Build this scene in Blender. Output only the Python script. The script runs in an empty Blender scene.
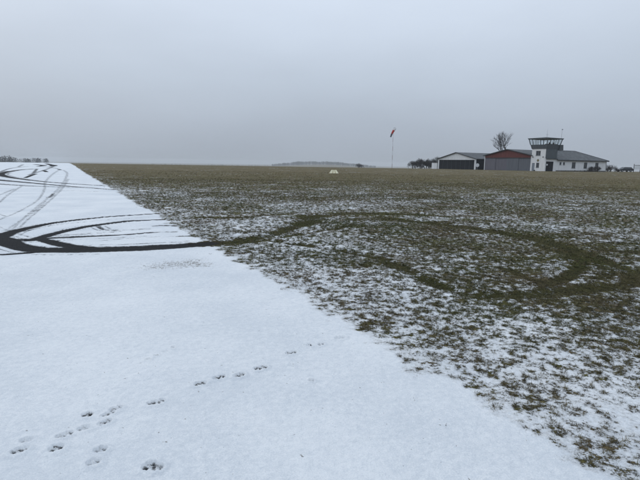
import bpy, math, random
import numpy as np
from mathutils import Vector, Matrix

random.seed(7)
rng = np.random.default_rng(11)
R = math.radians
scene = bpy.context.scene
COL = scene.collection

# ------------------------------------------------------------------ camera
EYE = 1.6
F_PX = 475.0                      # focal length in pixels of the 640 x 480 photograph
PITCH, ROLL = 9.22, 0.88
cam_data = bpy.data.cameras.new('camera')
cam = bpy.data.objects.new('camera', cam_data)
COL.objects.link(cam)
cam_data.sensor_fit = 'HORIZONTAL'
cam_data.sensor_width = 36.0
cam_data.lens = 36.0 * F_PX / 640.0
cam_data.clip_start = 0.05
cam_data.clip_end = 9000.0
CAM_M = (Matrix.Rotation(R(90 - PITCH), 3, 'X') @ Matrix.Rotation(R(ROLL), 3, 'Z'))
cam.rotation_euler = CAM_M.to_euler()
cam.location = (0, 0, EYE)
scene.camera = cam

# ------------------------------------------------------------------ world: overcast winter sky
SUN_EL, SUN_AZ = R(28), R(-60)
world = bpy.data.worlds.new('World')
scene.world = world
world.use_nodes = True
nt = world.node_tree
nt.nodes.clear()


def nd(t, kind, **kw):
    n = t.nodes.new(kind)
    for k, v in kw.items():
        if k == 'inp':
            for kk, vv in v.items():
                n.inputs[kk].default_value = vv
        else:
            setattr(n, k, v)
    return n


def lk(t, a, b):
    t.links.new(a, b)


w_out = nd(nt, 'ShaderNodeOutputWorld')
w_bg1 = nd(nt, 'ShaderNodeBackground', inp={'Strength': 0.05})
w_sky = nd(nt, 'ShaderNodeTexSky', sky_type='NISHITA', sun_disc=False,
           sun_elevation=SUN_EL, sun_rotation=SUN_AZ, air_density=1.0, dust_density=6.0)
lk(nt, w_sky.outputs[0], w_bg1.inputs['Color'])
# cloud deck: grey, brighter towards the zenith (as an overcast sky is), softly mottled
w_tc = nd(nt, 'ShaderNodeTexCoord')
w_sep = nd(nt, 'ShaderNodeSeparateXYZ')
lk(nt, w_tc.outputs['Generated'], w_sep.inputs[0])
w_ramp = nd(nt, 'ShaderNodeValToRGB')
lk(nt, w_sep.outputs['Z'], w_ramp.inputs[0])
cr = w_ramp.color_ramp
cr.elements[0].position = 0.0
cr.elements[0].color = (0.350, 0.395, 0.458, 1)
cr.elements[1].position = 1.0
cr.elements[1].color = (0.76, 0.845, 0.95, 1)
for p, c in ((0.07, (0.395, 0.450, 0.530, 1)), (0.16, (0.483, 0.553, 0.650, 1)), (0.32, (0.635, 0.715, 0.835, 1))):
    e = cr.elements.new(p)
    e.color = c
w_map = nd(nt, 'ShaderNodeMapping', inp={'Scale': (1.6, 1.6, 4.5)})
lk(nt, w_tc.outputs['Generated'], w_map.inputs[0])
w_noise = nd(nt, 'ShaderNodeTexNoise', inp={'Scale': 1.5, 'Detail': 4.0, 'Roughness': 0.5})
lk(nt, w_map.outputs[0], w_noise.inputs['Vector'])
w_mr = nd(nt, 'ShaderNodeMapRange', inp={'From Min': 0.3, 'From Max': 0.7, 'To Min': 0.955, 'To Max': 1.045})
lk(nt, w_noise.outputs[0], w_mr.inputs[0])
w_mul = nd(nt, 'ShaderNodeVectorMath', operation='SCALE')
lk(nt, w_ramp.outputs[0], w_mul.inputs[0])
lk(nt, w_mr.outputs[0], w_mul.inputs['Scale'])
w_bg2 = nd(nt, 'ShaderNodeBackground', inp={'Strength': 1.0})
lk(nt, w_mul.outputs[0], w_bg2.inputs['Color'])
w_mix = nd(nt, 'ShaderNodeMixShader', inp={0: 0.94})
lk(nt, w_bg1.outputs[0], w_mix.inputs[1])
lk(nt, w_bg2.outputs[0], w_mix.inputs[2])
lk(nt, w_mix.outputs[0], w_out.inputs[0])

sun_data = bpy.data.lights.new('sun', 'SUN')
sun_data.energy = 0.5
sun_data.angle = R(40)
sun_data.color = (1.0, 0.97, 0.93)
sun = bpy.data.objects.new('sun', sun_data)
COL.objects.link(sun)
sun_dir = Vector((math.cos(SUN_EL) * math.sin(SUN_AZ), math.cos(SUN_EL) * math.cos(SUN_AZ), math.sin(SUN_EL)))
sun.rotation_euler = (-sun_dir).to_track_quat('-Z', 'Y').to_euler()
sun.location = (0, -20, 40)

vs = scene.view_settings
vs.view_transform = 'Standard'
vs.look = 'None'
vs.exposure = 0.16
vs.gamma = 1.0
vs.use_curve_mapping = False
scene.cycles.use_denoising = True
scene.cycles.max_bounces = 6
scene.cycles.volume_bounces = 1
scene.cycles.transparent_max_bounces = 12

# ------------------------------------------------------------------ terrain
RUN_DIR = np.array([-0.476, 0.8795])          # along the runway, away from the camera
RUN_NRM = np.array([0.8795, 0.476])           # across it, into the field
EDGE, RUN_W = 2.48, 20.0


def sstep(a, b, x):
    t = np.clip((x - a) / (b - a), 0, 1)
    return t * t * (3 - 2 * t)


def hash2(ix, iy, seed):
    h = (ix.astype(np.int64) * 374761393 + iy.astype(np.int64) * 668265263 + seed * 974711) & 0xffffffff
    h = ((h ^ (h >> 13)) * 1274126177) & 0xffffffff
    h = (h ^ (h >> 16)) & 0xffffffff
    return h.astype(np.float64) / 4294967295.0


def vnoise(x, y, seed=0):
    xi, yi = np.floor(x), np.floor(y)
    fx, fy = x - xi, y - yi
    fx, fy = fx * fx * (3 - 2 * fx), fy * fy * (3 - 2 * fy)
    a, b = hash2(xi, yi, seed), hash2(xi + 1, yi, seed)
    c, d = hash2(xi, yi + 1, seed), hash2(xi + 1, yi + 1, seed)
    return (a * (1 - fx) + b * fx) * (1 - fy) + (c * (1 - fx) + d * fx) * fy


def fbm(x, y, seed=0, octv=4):
    s, a, t = 0, 0.5, 0
    for o in range(octv):
        s = s + a * vnoise(x * 2 ** o + 17.3 * o, y * 2 ** o - 9.1 * o, seed + o)
        t += a
        a *= 0.5
    return s / t


def H(x, y):
    """large shape of the airfield: level near by, a faint rise, then a crest and a long fall"""
    yy = np.asarray(y, float)
    z = 0.36 * sstep(35, 135, yy) - 5e-5 * np.clip(yy - 105, 0, 400) ** 2
    z = np.maximum(z, -8.0) - 0.01 * np.clip(yy - 505, 0, 1700)
    # the low wooded rise beyond the field
    return z + 19.0 * np.exp(-((np.asarray(x, float) - 10) / 250) ** 2 - ((yy - 2300) / 400) ** 2)


def pix_ray(px, py):
    d = CAM_M @ Vector(((px - 320) / F_PX, -(py - 240) / F_PX, -1.0))
    return d


def ground_at(px, py):
    d = pix_ray(px, py)
    z = 0.0
    t = 1.0
    for _ in range(25):
        t = (EYE - z) / max(-d.z, 1e-5)
        t = min(t, 400)
        z = float(H(d.x * t, d.y * t))
    return np.array([d.x * t, d.y * t])


def at_depth(px, py, depth):
    d = pix_ray(px, py)
    t = depth / d.y
    return Vector((d.x * t, depth, EYE + d.z * t))


def edge_dist(x, y):
    return x * RUN_NRM[0] + y * RUN_NRM[1] - EDGE


# ---- tyre tracks: (points of the photograph, turned to points on the ground), half width in metres, strength
RUNWAY_TRACKS = [
    # wide slides in the middle distance
    ([(-30, 243), (0, 237), (6, 234.4), (15, 231.3), (30, 227.8), (56, 222.7), (90, 218.6), (125, 215.8), (157, 214)], [.34, .32, .30, .27, .24, .2, .17, .15, .1], 1.0),
    ([(30, 241), (40, 238), (55, 233.7), (75, 229.2), (95, 225.6), (125, 221.6), (150, 220.4), (163, 220)], [.2, .24, .24, .22, .22, .22, .15, .1], 1.0),
    ([(98, 226.5), (101, 228.6), (107, 230.4), (125, 230.6), (150, 229.2)], [.12, .12, .1, .08, .05], .62),
    ([(5, 238), (13, 240), (37, 239.5), (56, 238.2), (85, 237), (125, 235), (150, 233), (176, 232)], [.16, .17, .18, .17, .14, .12, .11, .08], .95),
    ([(50, 236.2), (85, 234.4), (120, 231.6)], [.1, .07, .06], .6),
    ([(-20, 238), (0, 241), (5, 244), (15, 247.2), (30, 249.6), (50, 250.2), (75, 250), (100, 249.8), (125, 249), (150, 248), (175, 246.5), (200, 244.6), (212, 243)], [.2, .2, .2, .22, .30, .42, .46, .46, .46, .48, .42, .32, .25], 1.0),
    ([(42, 240), (60, 244.5), (75, 247), (90, 248)], [.2, .25, .25, .2], 1.0),
    ([(-30, 256.5), (0, 255), (20, 253.6), (45, 251.5)], [.12, .13, .14, .2], 1.0),
    ([(-20, 233), (0, 238.5), (12, 241), (20, 245), (42, 248.8)], [.2, .3, .25, .18, .2], 1.0),
    ([(153, 226.4), (163, 225.9), (175, 226.3)], [.05, .12, .06], .85),
    ([(100, 241), (145, 237.5), (196, 236.3)], [.05, .06, .05], .58),
    ([(196, 246.5), (206, 246.2), (216, 244)], [.05, .08, .05], .75),
    # far arcs
    ([(-40, 176), (0, 180.2), (15, 181.6), (35, 183.4), (60, 185.6), (85, 187.6), (116, 190)], [.55, .5, .42, .32, .26, .24, .18], 1.0),
    ([(-20, 183), (0, 184.2), (30, 186), (60, 187), (76, 187.4)], [.3, .28, .22, .2, .1], .8),
    ([(33, 169), (20, 169.9), (8, 171.8), (1, 174), (4, 176), (12, 177.6), (25, 179.5), (45, 181.9), (75, 184.2), (106, 186)], [.35, .4, .5, .6, .6, .45, .3, .26, .24, .2], .95),
    ([(25, 178), (32, 175.2), (36, 174)], [.2, .35, .3], .9),
    ([(33, 173.5), (37, 168.8)], [.2, .2], .62),
    # straight pairs running away down the runway
    ([(-8, 224), (0, 220), (15, 213.5), (25, 208.5), (37, 201), (43, 193), (45, 187), (46, 181), (53, 174), (60, 169.5)], [0.028, 0.028, 0.035, 0.040, 0.044, 0.044, 0.044, 0.044, 0.063, 0.087], .47),
    ([(8, 229), (20, 221), (34, 211.5), (42, 204.5), (48, 197)], [0.020, 0.020, 0.020, 0.024, 0.020], .47),
    ([(10, 232), (22, 220), (35, 208.5), (50, 196.5), (60, 187), (65, 180), (67, 173), (63, 170)], [0.028, 0.032, 0.040, 0.044, 0.040, 0.040, 0.040, 0.040], .47),
    ([(16, 231), (27, 220.5), (40, 209.3), (54, 197), (63, 187.5), (68.5, 179)], [0.016, 0.020, 0.024, 0.028, 0.028, 0.024], .47),
    ([(49.5, 197.6), (51.5, 195.7), (53.5, 193.7)], [0.040, 0.055, 0.032], .62),
    ([(-10, 210), (0, 202), (8, 195), (18, 188.5), (24, 185)], [0.032, 0.040, 0.040, 0.040, 0.032], .47),
    ([(-10, 199), (0, 195), (14, 189)], [0.032, 0.040, 0.032], .47),
    ([(-10, 247.5), (20, 243.6), (60, 241), (110, 238.4), (150, 236)], [.04, .05, .05, .05, .04], .58),
    ([(20, 232.5), (45, 227), (80, 222.5), (120, 219.2), (148, 217.6)], [.04, .05, .05, .05, .04], .56),
    ([(0, 172), (12, 168.2), (30, 166.4), (46, 167), (58, 168.6)], [.12, .14, .14, .14, .12], .6),
    ([(2, 191), (30, 190), (70, 190.6), (100, 192)], [.06, .07, .07, .06], .52),
    ([(28, 175), (40, 171.5), (50, 168), (56, 165)], [.14, .16, .16, .14], .58),
    ([(70, 246), (110, 245), (150, 243.4), (190, 241.6)], [.05, .06, .06, .05], .6),
    # bare spins near the crest
    ([(34, 164.4), (39, 164.9), (44, 165.5), (38, 166.4)], [.5, 1.0, 1.1, .6], 1.0),
    ([(46, 163.6), (50, 164.6), (54, 165.6), (51, 166.4)], [.5, .9, 1.2, .8], 1.0),
    ([(44, 170.5), (46.5, 172)], [.3, .4], .9),
    ([(58, 169), (60.5, 170)], [.3, .4], .7),
    ([(18, 167), (23, 164.6)], [.2, .25], .55),
]
FIELD_TRACKS = [
    ([(198, 245.6), (225, 242.8), (245, 240), (270, 235), (290, 229), (305, 222.5), (317, 215.5)], [.42, .36, .28, .26, .28, .36, .8], 1.15),
    ([(212, 247), (230, 244.5), (260, 240.5), (282, 237), (310, 232.8), (335, 228.8), (365, 223)], [.1, .16, .17, .15, .15, .14, .12], .85),
    ([(268, 240.5), (300, 244.5), (330, 249), (355, 253), (385, 260), (405, 269.5), (425, 280), (445, 287.5), (465, 293.5), (490, 296), (530, 295), (555, 291.5), (580, 289), (605, 287.3), (625, 286), (631, 281), (631, 272), (620, 267), (605, 261), (587, 255), (565, 247.5), (545, 241), (520, 236), (495, 232), (470, 228), (430, 223), (380, 217)],
     [.12, .15, .16, .17, .18, .18, .18, .2, .2, .2, .26, .3, .3, .28, .22, .2, .22, .24, .26, .3, .34, .36, .34, .3, .3, .36, .4], 1.0),
    ([(545, 284), (565, 278), (580, 268), (582, 260), (560, 251)], [.16, .18, .2, .22, .2], .9),
    ([(600, 279), (612, 272), (604, 266), (585, 259.5), (560, 252.5), (535, 244)], [.14, .16, .2, .2, .2, .16], .85),
    ([(500, 268), (525, 277), (550, 284)], [.08, .14, .2], .7),
    ([(317, 215.5), (350, 213.5), (400, 214), (450, 217)], [.7, .5, .45, .35], .6),
    ([(200, 217), (235, 217.5), (290, 214)], [.25, .3, .2], .6),
    ([(610, 250), (640, 252)], [.4, .5], .6),
]


def to_world(tracks, wk):
    out = []
    for pts, ws, s in tracks:
        P = np.array([ground_at(*p) for p in pts])
        W = np.array(ws, float) * wk
        if pts[0][0] < 6:      # carry on past the left edge of the view in a widening sweep
            d0 = (P[0] - P[1]) / np.linalg.norm(P[0] - P[1])
            turn = np.array([d0[1], -d0[0]])
            ext = [P[0] + d0 * L_ - turn * L_ * L_ * .03 for L_ in (7.0, 4.5, 2.2)]
            P = np.concatenate([np.array(ext), P])
            W = np.concatenate([[W[0] * .6, W[0] * .8, W[0]], W])
        W = np.maximum(W, .0036 * np.hypot(P[:, 0], P[:, 1]))
        # Catmull-Rom refinement
        Q, V = [], []
        n = len(P)
        for i in range(n - 1):
            p0, p1, p2, p3 = P[max(i - 1, 0)], P[i], P[i + 1], P[min(i + 2, n - 1)]
            for k in range(6):
                t = k / 6
                Q.append(0.5 * (2 * p1 + (p2 - p0) * t + (2 * p0 - 5 * p1 + 4 * p2 - p3) * t * t + (3 * p1 - p0 - 3 * p2 + p3) * t ** 3))
                V.append(W[i] * (1 - t) + W[i + 1] * t)
        Q.append(P[-1])
        V.append(W[-1])
        out.append((np.array(Q), np.array(V), s))
    return out


RT, FT = to_world(RUNWAY_TRACKS, 0.62), to_world(FIELD_TRACKS, 0.54)
# faint scrapes left by the tyre edges beside the wide slides
for q, v, s_ in RT[:6] + RT[12:15]:
    tan = np.gradient(q, axis=0)
    tan /= np.linalg.norm(tan, axis=1)[:, None] + 1e-9
    nrm = np.stack([-tan[:, 1], tan[:, 0]], -1)
    far_ = np.hypot(q[:, 0], q[:, 1])
    for sd in (-1, 1):
        off = (v * random.uniform(1.25, 1.6) + .05) * sd
        a_ = random.randint(0, len(q) // 3)
        b_ = random.randint(2 * len(q) // 3, len(q))
        RT.append(((q + nrm * off[:, None])[a_:b_], np.maximum(.02 + .0 * v, .003 * far_)[a_:b_], random.uniform(.42, .58)))


def track_mask(x, y, tracks, soft=0.35):
    """0 away from a track to its strength inside it"""
    m = np.zeros_like(x)
    for Q, V, s in tracks:
        big = V.max() * 2 + 0.2
        sel = np.where((x > Q[:, 0].min() - big) & (x < Q[:, 0].max() + big) & (y > Q[:, 1].min() - big) & (y < Q[:, 1].max() + big))[0]
        if not len(sel):
            continue
        xs, ys = x[sel], y[sel]
        best = np.full(len(sel), -9.0)
        for i in range(len(Q) - 1):
            a, b = Q[i], Q[i + 1]
            d = b - a
            L2 = max((d ** 2).sum(), 1e-9)
            t = np.clip(((xs - a[0]) * d[0] + (ys - a[1]) * d[1]) / L2, 0, 1)
            dist = np.hypot(xs - a[0] - t * d[0], ys - a[1] - t * d[1])
            w = V[i] * (1 - t) + V[i + 1] * t
            best = np.maximum(best, (w - dist) / w)
        v = s * sstep(-soft, soft, best)
        m[sel] = np.maximum(m[sel], v)
    return m


# ---- paw prints: (x, y, strength, size)
PRINTS = [(17, 454, .95, 1.0), (23, 451.5, .6, .8), (26, 442.5, .55, 1.0), (61, 438.8, .8, .85), (68, 436.2, .8, .85),
          (55.5, 451.2, 1.0, 1.15), (87, 416.7, .95, 1.0), (83, 431, .55, 1.05), (105.5, 417, .75, .8), (110.5, 415, .75, .8),
          (113, 411.5, .55, .8), (118, 410, .55, .8), (102, 426, .6, .85), (107, 423.6, .7, .8), (100, 453, .8, 1.0), (93, 465.5, .65, 1.05),
          (149, 469, 1.0, 1.2), (157, 470.8, .6, .95), (151.5, 405.6, .85, .9), (156, 405, 1.0, .9), (161, 402.8, .95, .8),
          (197.5, 386.4, .8, .8), (202.2, 385.6, .75, .8), (216, 380.4, .7, .8), (221, 379, .8, .8), (236.8, 378.2, .6, .8), (241, 377, .6, .8),
          (257.5, 370.8, .8, .85), (263, 369.3, .9, .85), (288.6, 354.8, .7, .8), (293, 353.9, .7, .8), (309.2, 346.4, .7, .8), (320.5, 345.4, .6, .8),
          (338, 339.4, .85, .9), (342, 338.6, .85, .9), (311, 382.5, .45, .7), (148, 361, .4, .6), (156, 357, .35, .6), (164, 353, .35, .6), (173, 348.5, .45, .6)]
TRAIL = ground_at(260, 370) - ground_at(157, 404)
TRAIL = TRAIL / np.linalg.norm(TRAIL)


def print_mask(x, y):
    m = np.zeros_like(x)
    prng = random.Random(5)
    for px, py, s, k in PRINTS:
        if py < 392 and s > .5:
            s, k = min(1.15, s + .35), k * 1.12
        c = ground_at(px, py)
        ang = prng.uniform(-0.25, 0.25)
        ca, sa = math.cos(ang), math.sin(ang)
        f = np.array([TRAIL[0] * ca - TRAIL[1] * sa, TRAIL[0] * sa + TRAIL[1] * ca])
        g = np.array([-f[1], f[0]])
        sel = np.where((np.abs(x - c[0]) < .09) & (np.abs(y - c[1]) < .09))[0]
        if not len(sel):
            continue
        dx, dy = x[sel] - c[0], y[sel] - c[1]
        lf, lg = dx * f[0] + dy * f[1], dx * g[0] + dy * g[1]
        best = np.zeros(len(sel))
        # heel pad and four toes
        k = k * 1.02
        for of, og, rf, rg in ((-.014, 0, .014, .017), (.012, -.019, .012, .008), (.022, -.007, .013, .008), (.022, .008, .013, .008), (.011, .02, .012, .008)):
            q = np.hypot((lf - of * k) / (rf * k), (lg - og * k) / (rg * k))
            best = np.maximum(best, sstep(1.6, .5, q) * prng.uniform(.72, .95))
        rim = sstep(2.2, 1.3, np.hypot(lf / (.034 * k), lg / (.03 * k))) * .18
        m[sel] = np.maximum(m[sel], (.44 + .5 * s) * np.maximum(best, rim))
    return m


def cover(x, y):
    """how far grass and earth show through the snow on the field, 0 to 1"""
    e = edge_dist(x, y)
    e = np.where(e < -RUN_W, -RUN_W - e, e)
    r = np.hypot(x, y)
    big = fbm(x / 2.6, y / 2.6, 3, 3) - 0.5
    # gusts have combed the snow into short drifts
    ca, sa = math.cos(.25), math.sin(.25)
    xr, yr = x * ca + y * sa, -x * sa + y * ca
    mid = fbm(xr * 1.1, yr * 2.0, 21, 3) - 0.5
    fine = fbm(x * 15, y * 17, 40, 3) - 0.5
    base = 0.44 + 0.03 * sstep(0.0, 1.6, e) + 0.06 * sstep(1.0, 5.0, e) + .09 * sstep(6, 12, r) + 0.25 * sstep(14, 55, r)
    c = base + 0.26 * big + 0.34 * mid + 0.80 * fine
    t = track_mask(x, y, FT, .85)
    t = np.clip(t * (.98 + .8 * (fbm(x * 2.2, y * 2.2, 131, 3) - .5)), 0, 1)
    rim_ = (e > -.9) & (e < 1.2)
    if rim_.any():
        t[rim_] = np.maximum(t[rim_], track_mask(x[rim_], y[rim_], RT, .62) * (.85 + .5 * fine[rim_]))
    c = c + t * (0.40 + .7 * mid + .35 * fine)
    edge_n = .10 * (fbm(x * .7, y * .7, 78, 3) - .5) * 2 + .20 * (fbm(x * 4, y * 4, 77, 3) - .5) * 2
    c = c - 0.9 * sstep(0.0, -0.24, e + edge_n) * (1 - .95 * np.clip(t * 1.2, 0, 1))
    return c, t, e


# ------------------------------------------------------------------ material helpers
def new_mat(name):
    m = bpy.data.materials.new(name)
    m.use_nodes = True
    m.node_tree.nodes.clear()
    t = m.node_tree
    out = nd(t, 'ShaderNodeOutputMaterial')
    b = nd(t, 'ShaderNodeBsdfPrincipled')
    lk(t, b.outputs[0], out.inputs['Surface'])
    return m, t, b


def mixc(t, fac, a, b):
    n = nd(t, 'ShaderNodeMix', data_type='RGBA')
    if hasattr(fac, 'links'):
        lk(t, fac, n.inputs[0])
    else:
        n.inputs[0].default_value = fac
    for s, v in ((6, a), (7, b)):
        if hasattr(v, 'links'):
            lk(t, v, n.inputs[s])
        else:
            n.inputs[s].default_value = (*v, 1)
    return n.outputs[2]


def noise_n(t, vec, scale, detail=3.0, rough=0.55):
    n = nd(t, 'ShaderNodeTexNoise', inp={'Scale': scale, 'Detail': detail, 'Roughness': rough})
    lk(t, vec, n.inputs['Vector'])
    return n.outputs[0]


def maprange(t, v, a, b, c=0.0, d=1.0, smooth=True):
    n = nd(t, 'ShaderNodeMapRange', interpolation_type='SMOOTHSTEP' if smooth else 'LINEAR',
           inp={'From Min': a, 'From Max': b, 'To Min': c, 'To Max': d})
    lk(t, v, n.inputs[0])
    return n.outputs[0]


def mth(t, op, a, b=None, c=None):
    n = nd(t, 'ShaderNodeMath', operation=op)
    for i, v in enumerate((a, b, c)):
        if v is None:
            continue
        if hasattr(v, 'links'):
            lk(t, v, n.inputs[i])
        else:
            n.inputs[i].default_value = v
    return n.outputs[0]


def attr(t, name, kind='GEOMETRY'):
    return nd(t, 'ShaderNodeAttribute', attribute_name=name, attribute_type=kind).outputs['Fac']


def bump(t, b, height, strength=0.4, dist=0.02):
    n = nd(t, 'ShaderNodeBump', inp={'Strength': strength, 'Distance': dist})
    lk(t, height, n.inputs['Height'])
    lk(t, n.outputs[0], b.inputs['Normal'])


SNOW = (0.80, 0.835, 0.875)


def snow_color(t, pos):
    a = noise_n(t, pos, 0.7, 4)
    b = noise_n(t, pos, 22.0, 6, .75)
    g = noise_n(t, pos, 130.0, 2, .6)
    f = mth(t, 'ADD', mth(t, 'ADD', mth(t, 'MULTIPLY', a, .35), mth(t, 'MULTIPLY', b, .35)), mth(t, 'MULTIPLY', g, .3))
    return mixc(t, maprange(t, f, .40, .60), (0.645, 0.685, 0.73), (0.805, 0.83, 0.855))


def runway_material():
    m, t, b = new_mat('snowy_runway')
    pos = nd(t, 'ShaderNodeNewGeometry').outputs['Position']
    trk = attr(t, 'bare')
    dirt = attr(t, 'dirt')
    n1 = noise_n(t, pos, 14.0, 5, .7)
    n2 = noise_n(t, pos, 45.0, 4, .65)
    n0 = noise_n(t, pos, 3.0, 4, .6)
    nn = mth(t, 'ADD', mth(t, 'MULTIPLY', n1, .6), mth(t, 'MULTIPLY', n2, .4))
    v = mth(t, 'ADD', trk, mth(t, 'ADD', mth(t, 'MULTIPLY', mth(t, 'SUBTRACT', nn, .5), 1.2), mth(t, 'MULTIPLY', mth(t, 'SUBTRACT', n0, .5), .5)))
    v = mth(t, 'MULTIPLY', v, maprange(t, trk, .02, .2))
    bare = maprange(t, v, .34, .72)
    # grit flung out by spinning wheels
    v2 = mth(t, 'ADD', dirt, mth(t, 'MULTIPLY', mth(t, 'SUBTRACT', mth(t, 'ADD', mth(t, 'MULTIPLY', n2, .6), mth(t, 'MULTIPLY', n1, .4)), .5), 2.4))
    grit = maprange(t, v2, .42, .62)
    asph = mixc(t, maprange(t, n2, .3, .7), (0.012, 0.013, 0.015), (0.036, 0.037, 0.039))
    snow = snow_color(t, pos)
    spk = maprange(t, noise_n(t, pos, 33.0, 2, .5), .735, .775)
    grit = mth(t, 'MAXIMUM', grit, spk)
    c = mixc(t, mth(t, 'MULTIPLY', grit, .7), snow, (0.12, 0.105, 0.085))
    c = mixc(t, bare, c, asph)
    lk(t, c, b.inputs['Base Color'])
    b.inputs['Roughness'].default_value = .8
    lk(t, maprange(t, bare, 0, 1, .2, .04), b.inputs['Specular IOR Level'])
    hgt = mth(t, 'ADD', mth(t, 'ADD', noise_n(t, pos, 26, 5, .7), mth(t, 'MULTIPLY', noise_n(t, pos, 5, 3, .6), 2.5)), mth(t, 'MULTIPLY', bare, -1.2))
    bump(t, b, hgt, .8, .016)
    return m


def field_material():
    m, t, b = new_mat('snowy_grass_field')
    pos = nd(t, 'ShaderNodeNewGeometry').outputs['Position']
    cov = attr(t, 'bare')
    mud = attr(t, 'mud')
    n1 = noise_n(t, pos, 9.0, 5, .7)
    n2 = noise_n(t, pos, 42.0, 4, .7)
    nn = mth(t, 'ADD', mth(t, 'MULTIPLY', n1, .4), mth(t, 'MULTIPLY', n2, .6))
    v = mth(t, 'ADD', cov, mth(t, 'MULTIPLY', mth(t, 'SUBTRACT', nn, .5), 2.3))
    bare = maprange(t, v, .47, .66)
    n3 = noise_n(t, pos, 1.3, 4, .6)
    n4 = noise_n(t, pos, 30.0, 4, .7)
    soil = mixc(t, maprange(t, n4, .35, .65), (0.045, 0.034, 0.018), (0.180, 0.142, 0.078))
    green = mixc(t, maprange(t, n4, .3, .7), (0.040, 0.040, 0.012), (0.150, 0.140, 0.046))
    far = attr(t, 'far')
    tar = attr(t, 'tar')
    straw = mixc(t, maprange(t, noise_n(t, pos, .35, 4, .6), .35, .65), (0.104, 0.084, 0.042), (0.165, 0.134, 0.072))
    c0 = mixc(t, maprange(t, n3, .4, .6), soil, green)
    n5 = noise_n(t, pos, 13.0, 5, .75)
    wet = mixc(t, maprange(t, n5, .38, .62), (0.014, 0.0135, 0.006), (0.082, 0.075, 0.028))
    c0 = mixc(t, mth(t, 'MULTIPLY', mud, .8), c0, wet)
    c0 = mixc(t, far, c0, straw)
    c0 = mixc(t, tar, c0, mixc(t, n4, (0.012, 0.013, 0.014), (0.036, 0.035, 0.034)))
    thin = mth(t, 'MULTIPLY', maprange(t, v, .02, .5), .26)
    c = mixc(t, bare, mixc(t, thin, snow_color(t, pos), soil), c0)
    lk(t, c, b.inputs['Base Color'])
    b.inputs['Roughness'].default_value = .8
    lk(t, maprange(t, bare, 0, 1, .2, .06), b.inputs['Specular IOR Level'])
    sn = mth(t, 'ADD', noise_n(t, pos, 26, 5, .7), mth(t, 'MULTIPLY', noise_n(t, pos, 5, 3, .6), 2.5))
    hgt = mth(t, 'ADD', mth(t, 'ADD', sn, mth(t, 'MULTIPLY', mth(t, 'MULTIPLY', n5, mud), 3.0)), mth(t, 'MULTIPLY', mth(t, 'MULTIPLY', bare, n2), 2.0))
    bump(t, b, hgt, .8, .016)
    return m


M_RUN, M_FIELD = runway_material(), field_material()

# ------------------------------------------------------------------ ground sheet: one lattice, fine ahead of the viewer and coarse behind,
# cut along the ragged runway edge into the runway and the grass field
rs = [0.35, 0.6, 0.85]
r = 1.05
while r < 340:
    rs.append(r)
    r += max(0.010, min(r * r / 1216 * 1.35, (0.0066 if r < 60 else 0.012) * r))
while r < 5200:
    rs.append(r)
    r *= 1.10
rs = np.array(rs)
th = list(np.arange(-49, 49.001, 0.125))
th = [-180 + k * 6.55 for k in range(20)] + th + [49 + k * 6.55 for k in range(1, 20)]
th = np.radians(np.array(th))
RR, TT = np.meshgrid(rs, th, indexing='ij')
X = (RR * np.sin(TT)).ravel()
Y = (RR * np.cos(TT)).ravel()
NR, NT = RR.shape
rad = RR.ravel()
e_raw = edge_dist(X, Y)
near = np.where(rad < 420)[0]
bare_f = np.full(len(X), 0.75)
mud = np.zeros(len(X))
bare_r = np.zeros(len(X))
c_, t_, e_ = cover(X[near], Y[near])
bare_f[near] = c_
mud[near] = t_
onrun = np.where((e_raw < 0.8) & (e_raw > -RUN_W - 1) & (rad < 420))[0]
tm = track_mask(X[onrun], Y[onrun], RT, .62)
pm = print_mask(X[onrun], Y[onrun])
bare_r[onrun] = np.maximum(tm, pm * .78)
# grit: beside the big slide and in a faint smear in front of it, plus sparse specks
g0 = ground_at(180, 265)
dx, dy = X[onrun] - g0[0], Y[onrun] - g0[1]
smear = np.exp(-((dx * .85 + dy * .5) ** 2 / .5 + (-dx * .5 + dy * .85) ** 2 / .16)) * .60 * (0.1 + 1.6 * fbm(X[onrun] * 3.5, Y[onrun] * 3.5, 5))
wide = track_mask(X[onrun], Y[onrun], [(q, v + .9, 1.0) for q, v, s in RT[5:6]], .9) * .2
dirt = np.zeros(len(X))
tar = np.zeros(len(X))
tar[onrun] = np.clip(track_mask(X[onrun], Y[onrun], RT, .62) * 1.3, 0, 1) * sstep(.45, .0, e_raw[onrun])
bare_f[onrun] = bare_f[onrun] + .6 * tar[onrun]
dirt[onrun] = np.clip(smear + wide, 0, .5)
far = sstep(25, 85, rad) * .9

Z = H(X, Y)
small = rad < 90
fz = np.zeros(len(X))
fz[small] = 0.014 * (fbm(X[small] * 1.3, Y[small] * 1.3, 8, 3) - .5)
tuft_relief = np.clip(bare_f, 0, 1.1) * 0.035 * (fbm(X * 7, Y * 7, 60, 3) - .25)
ridge = np.exp(-((bare_r - .12) / .10) ** 2) * (bare_r > .004) * .010 * (.4 + 1.2 * fbm(X * 5, Y * 5, 33, 2))
Zr = Z + fz - 0.014 * np.clip(bare_r, 0, 1) + 0.012 + ridge
Zf = Z + fz * 1.6 + np.where(small, tuft_relief, 0) - 0.03 * mud * sstep(1, 0, np.abs(fbm(X * 1.5, Y * 1.5, 91) - .5) * 2)
blend = sstep(-0.15, 0.35, np.where(e_raw < -RUN_W / 2, -RUN_W - e_raw, e_raw))
Z = Zr * (1 - blend) + Zf * blend

idx = np.arange(NR * NT).reshape(NR, NT)
j2 = np.roll(np.arange(NT), -1)
quads = np.stack([idx[:-1, :], idx[:-1][:, j2], idx[1:][:, j2], idx[1:, :]], -1).reshape(-1, 4)
quads = quads[:, ::-1]
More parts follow.
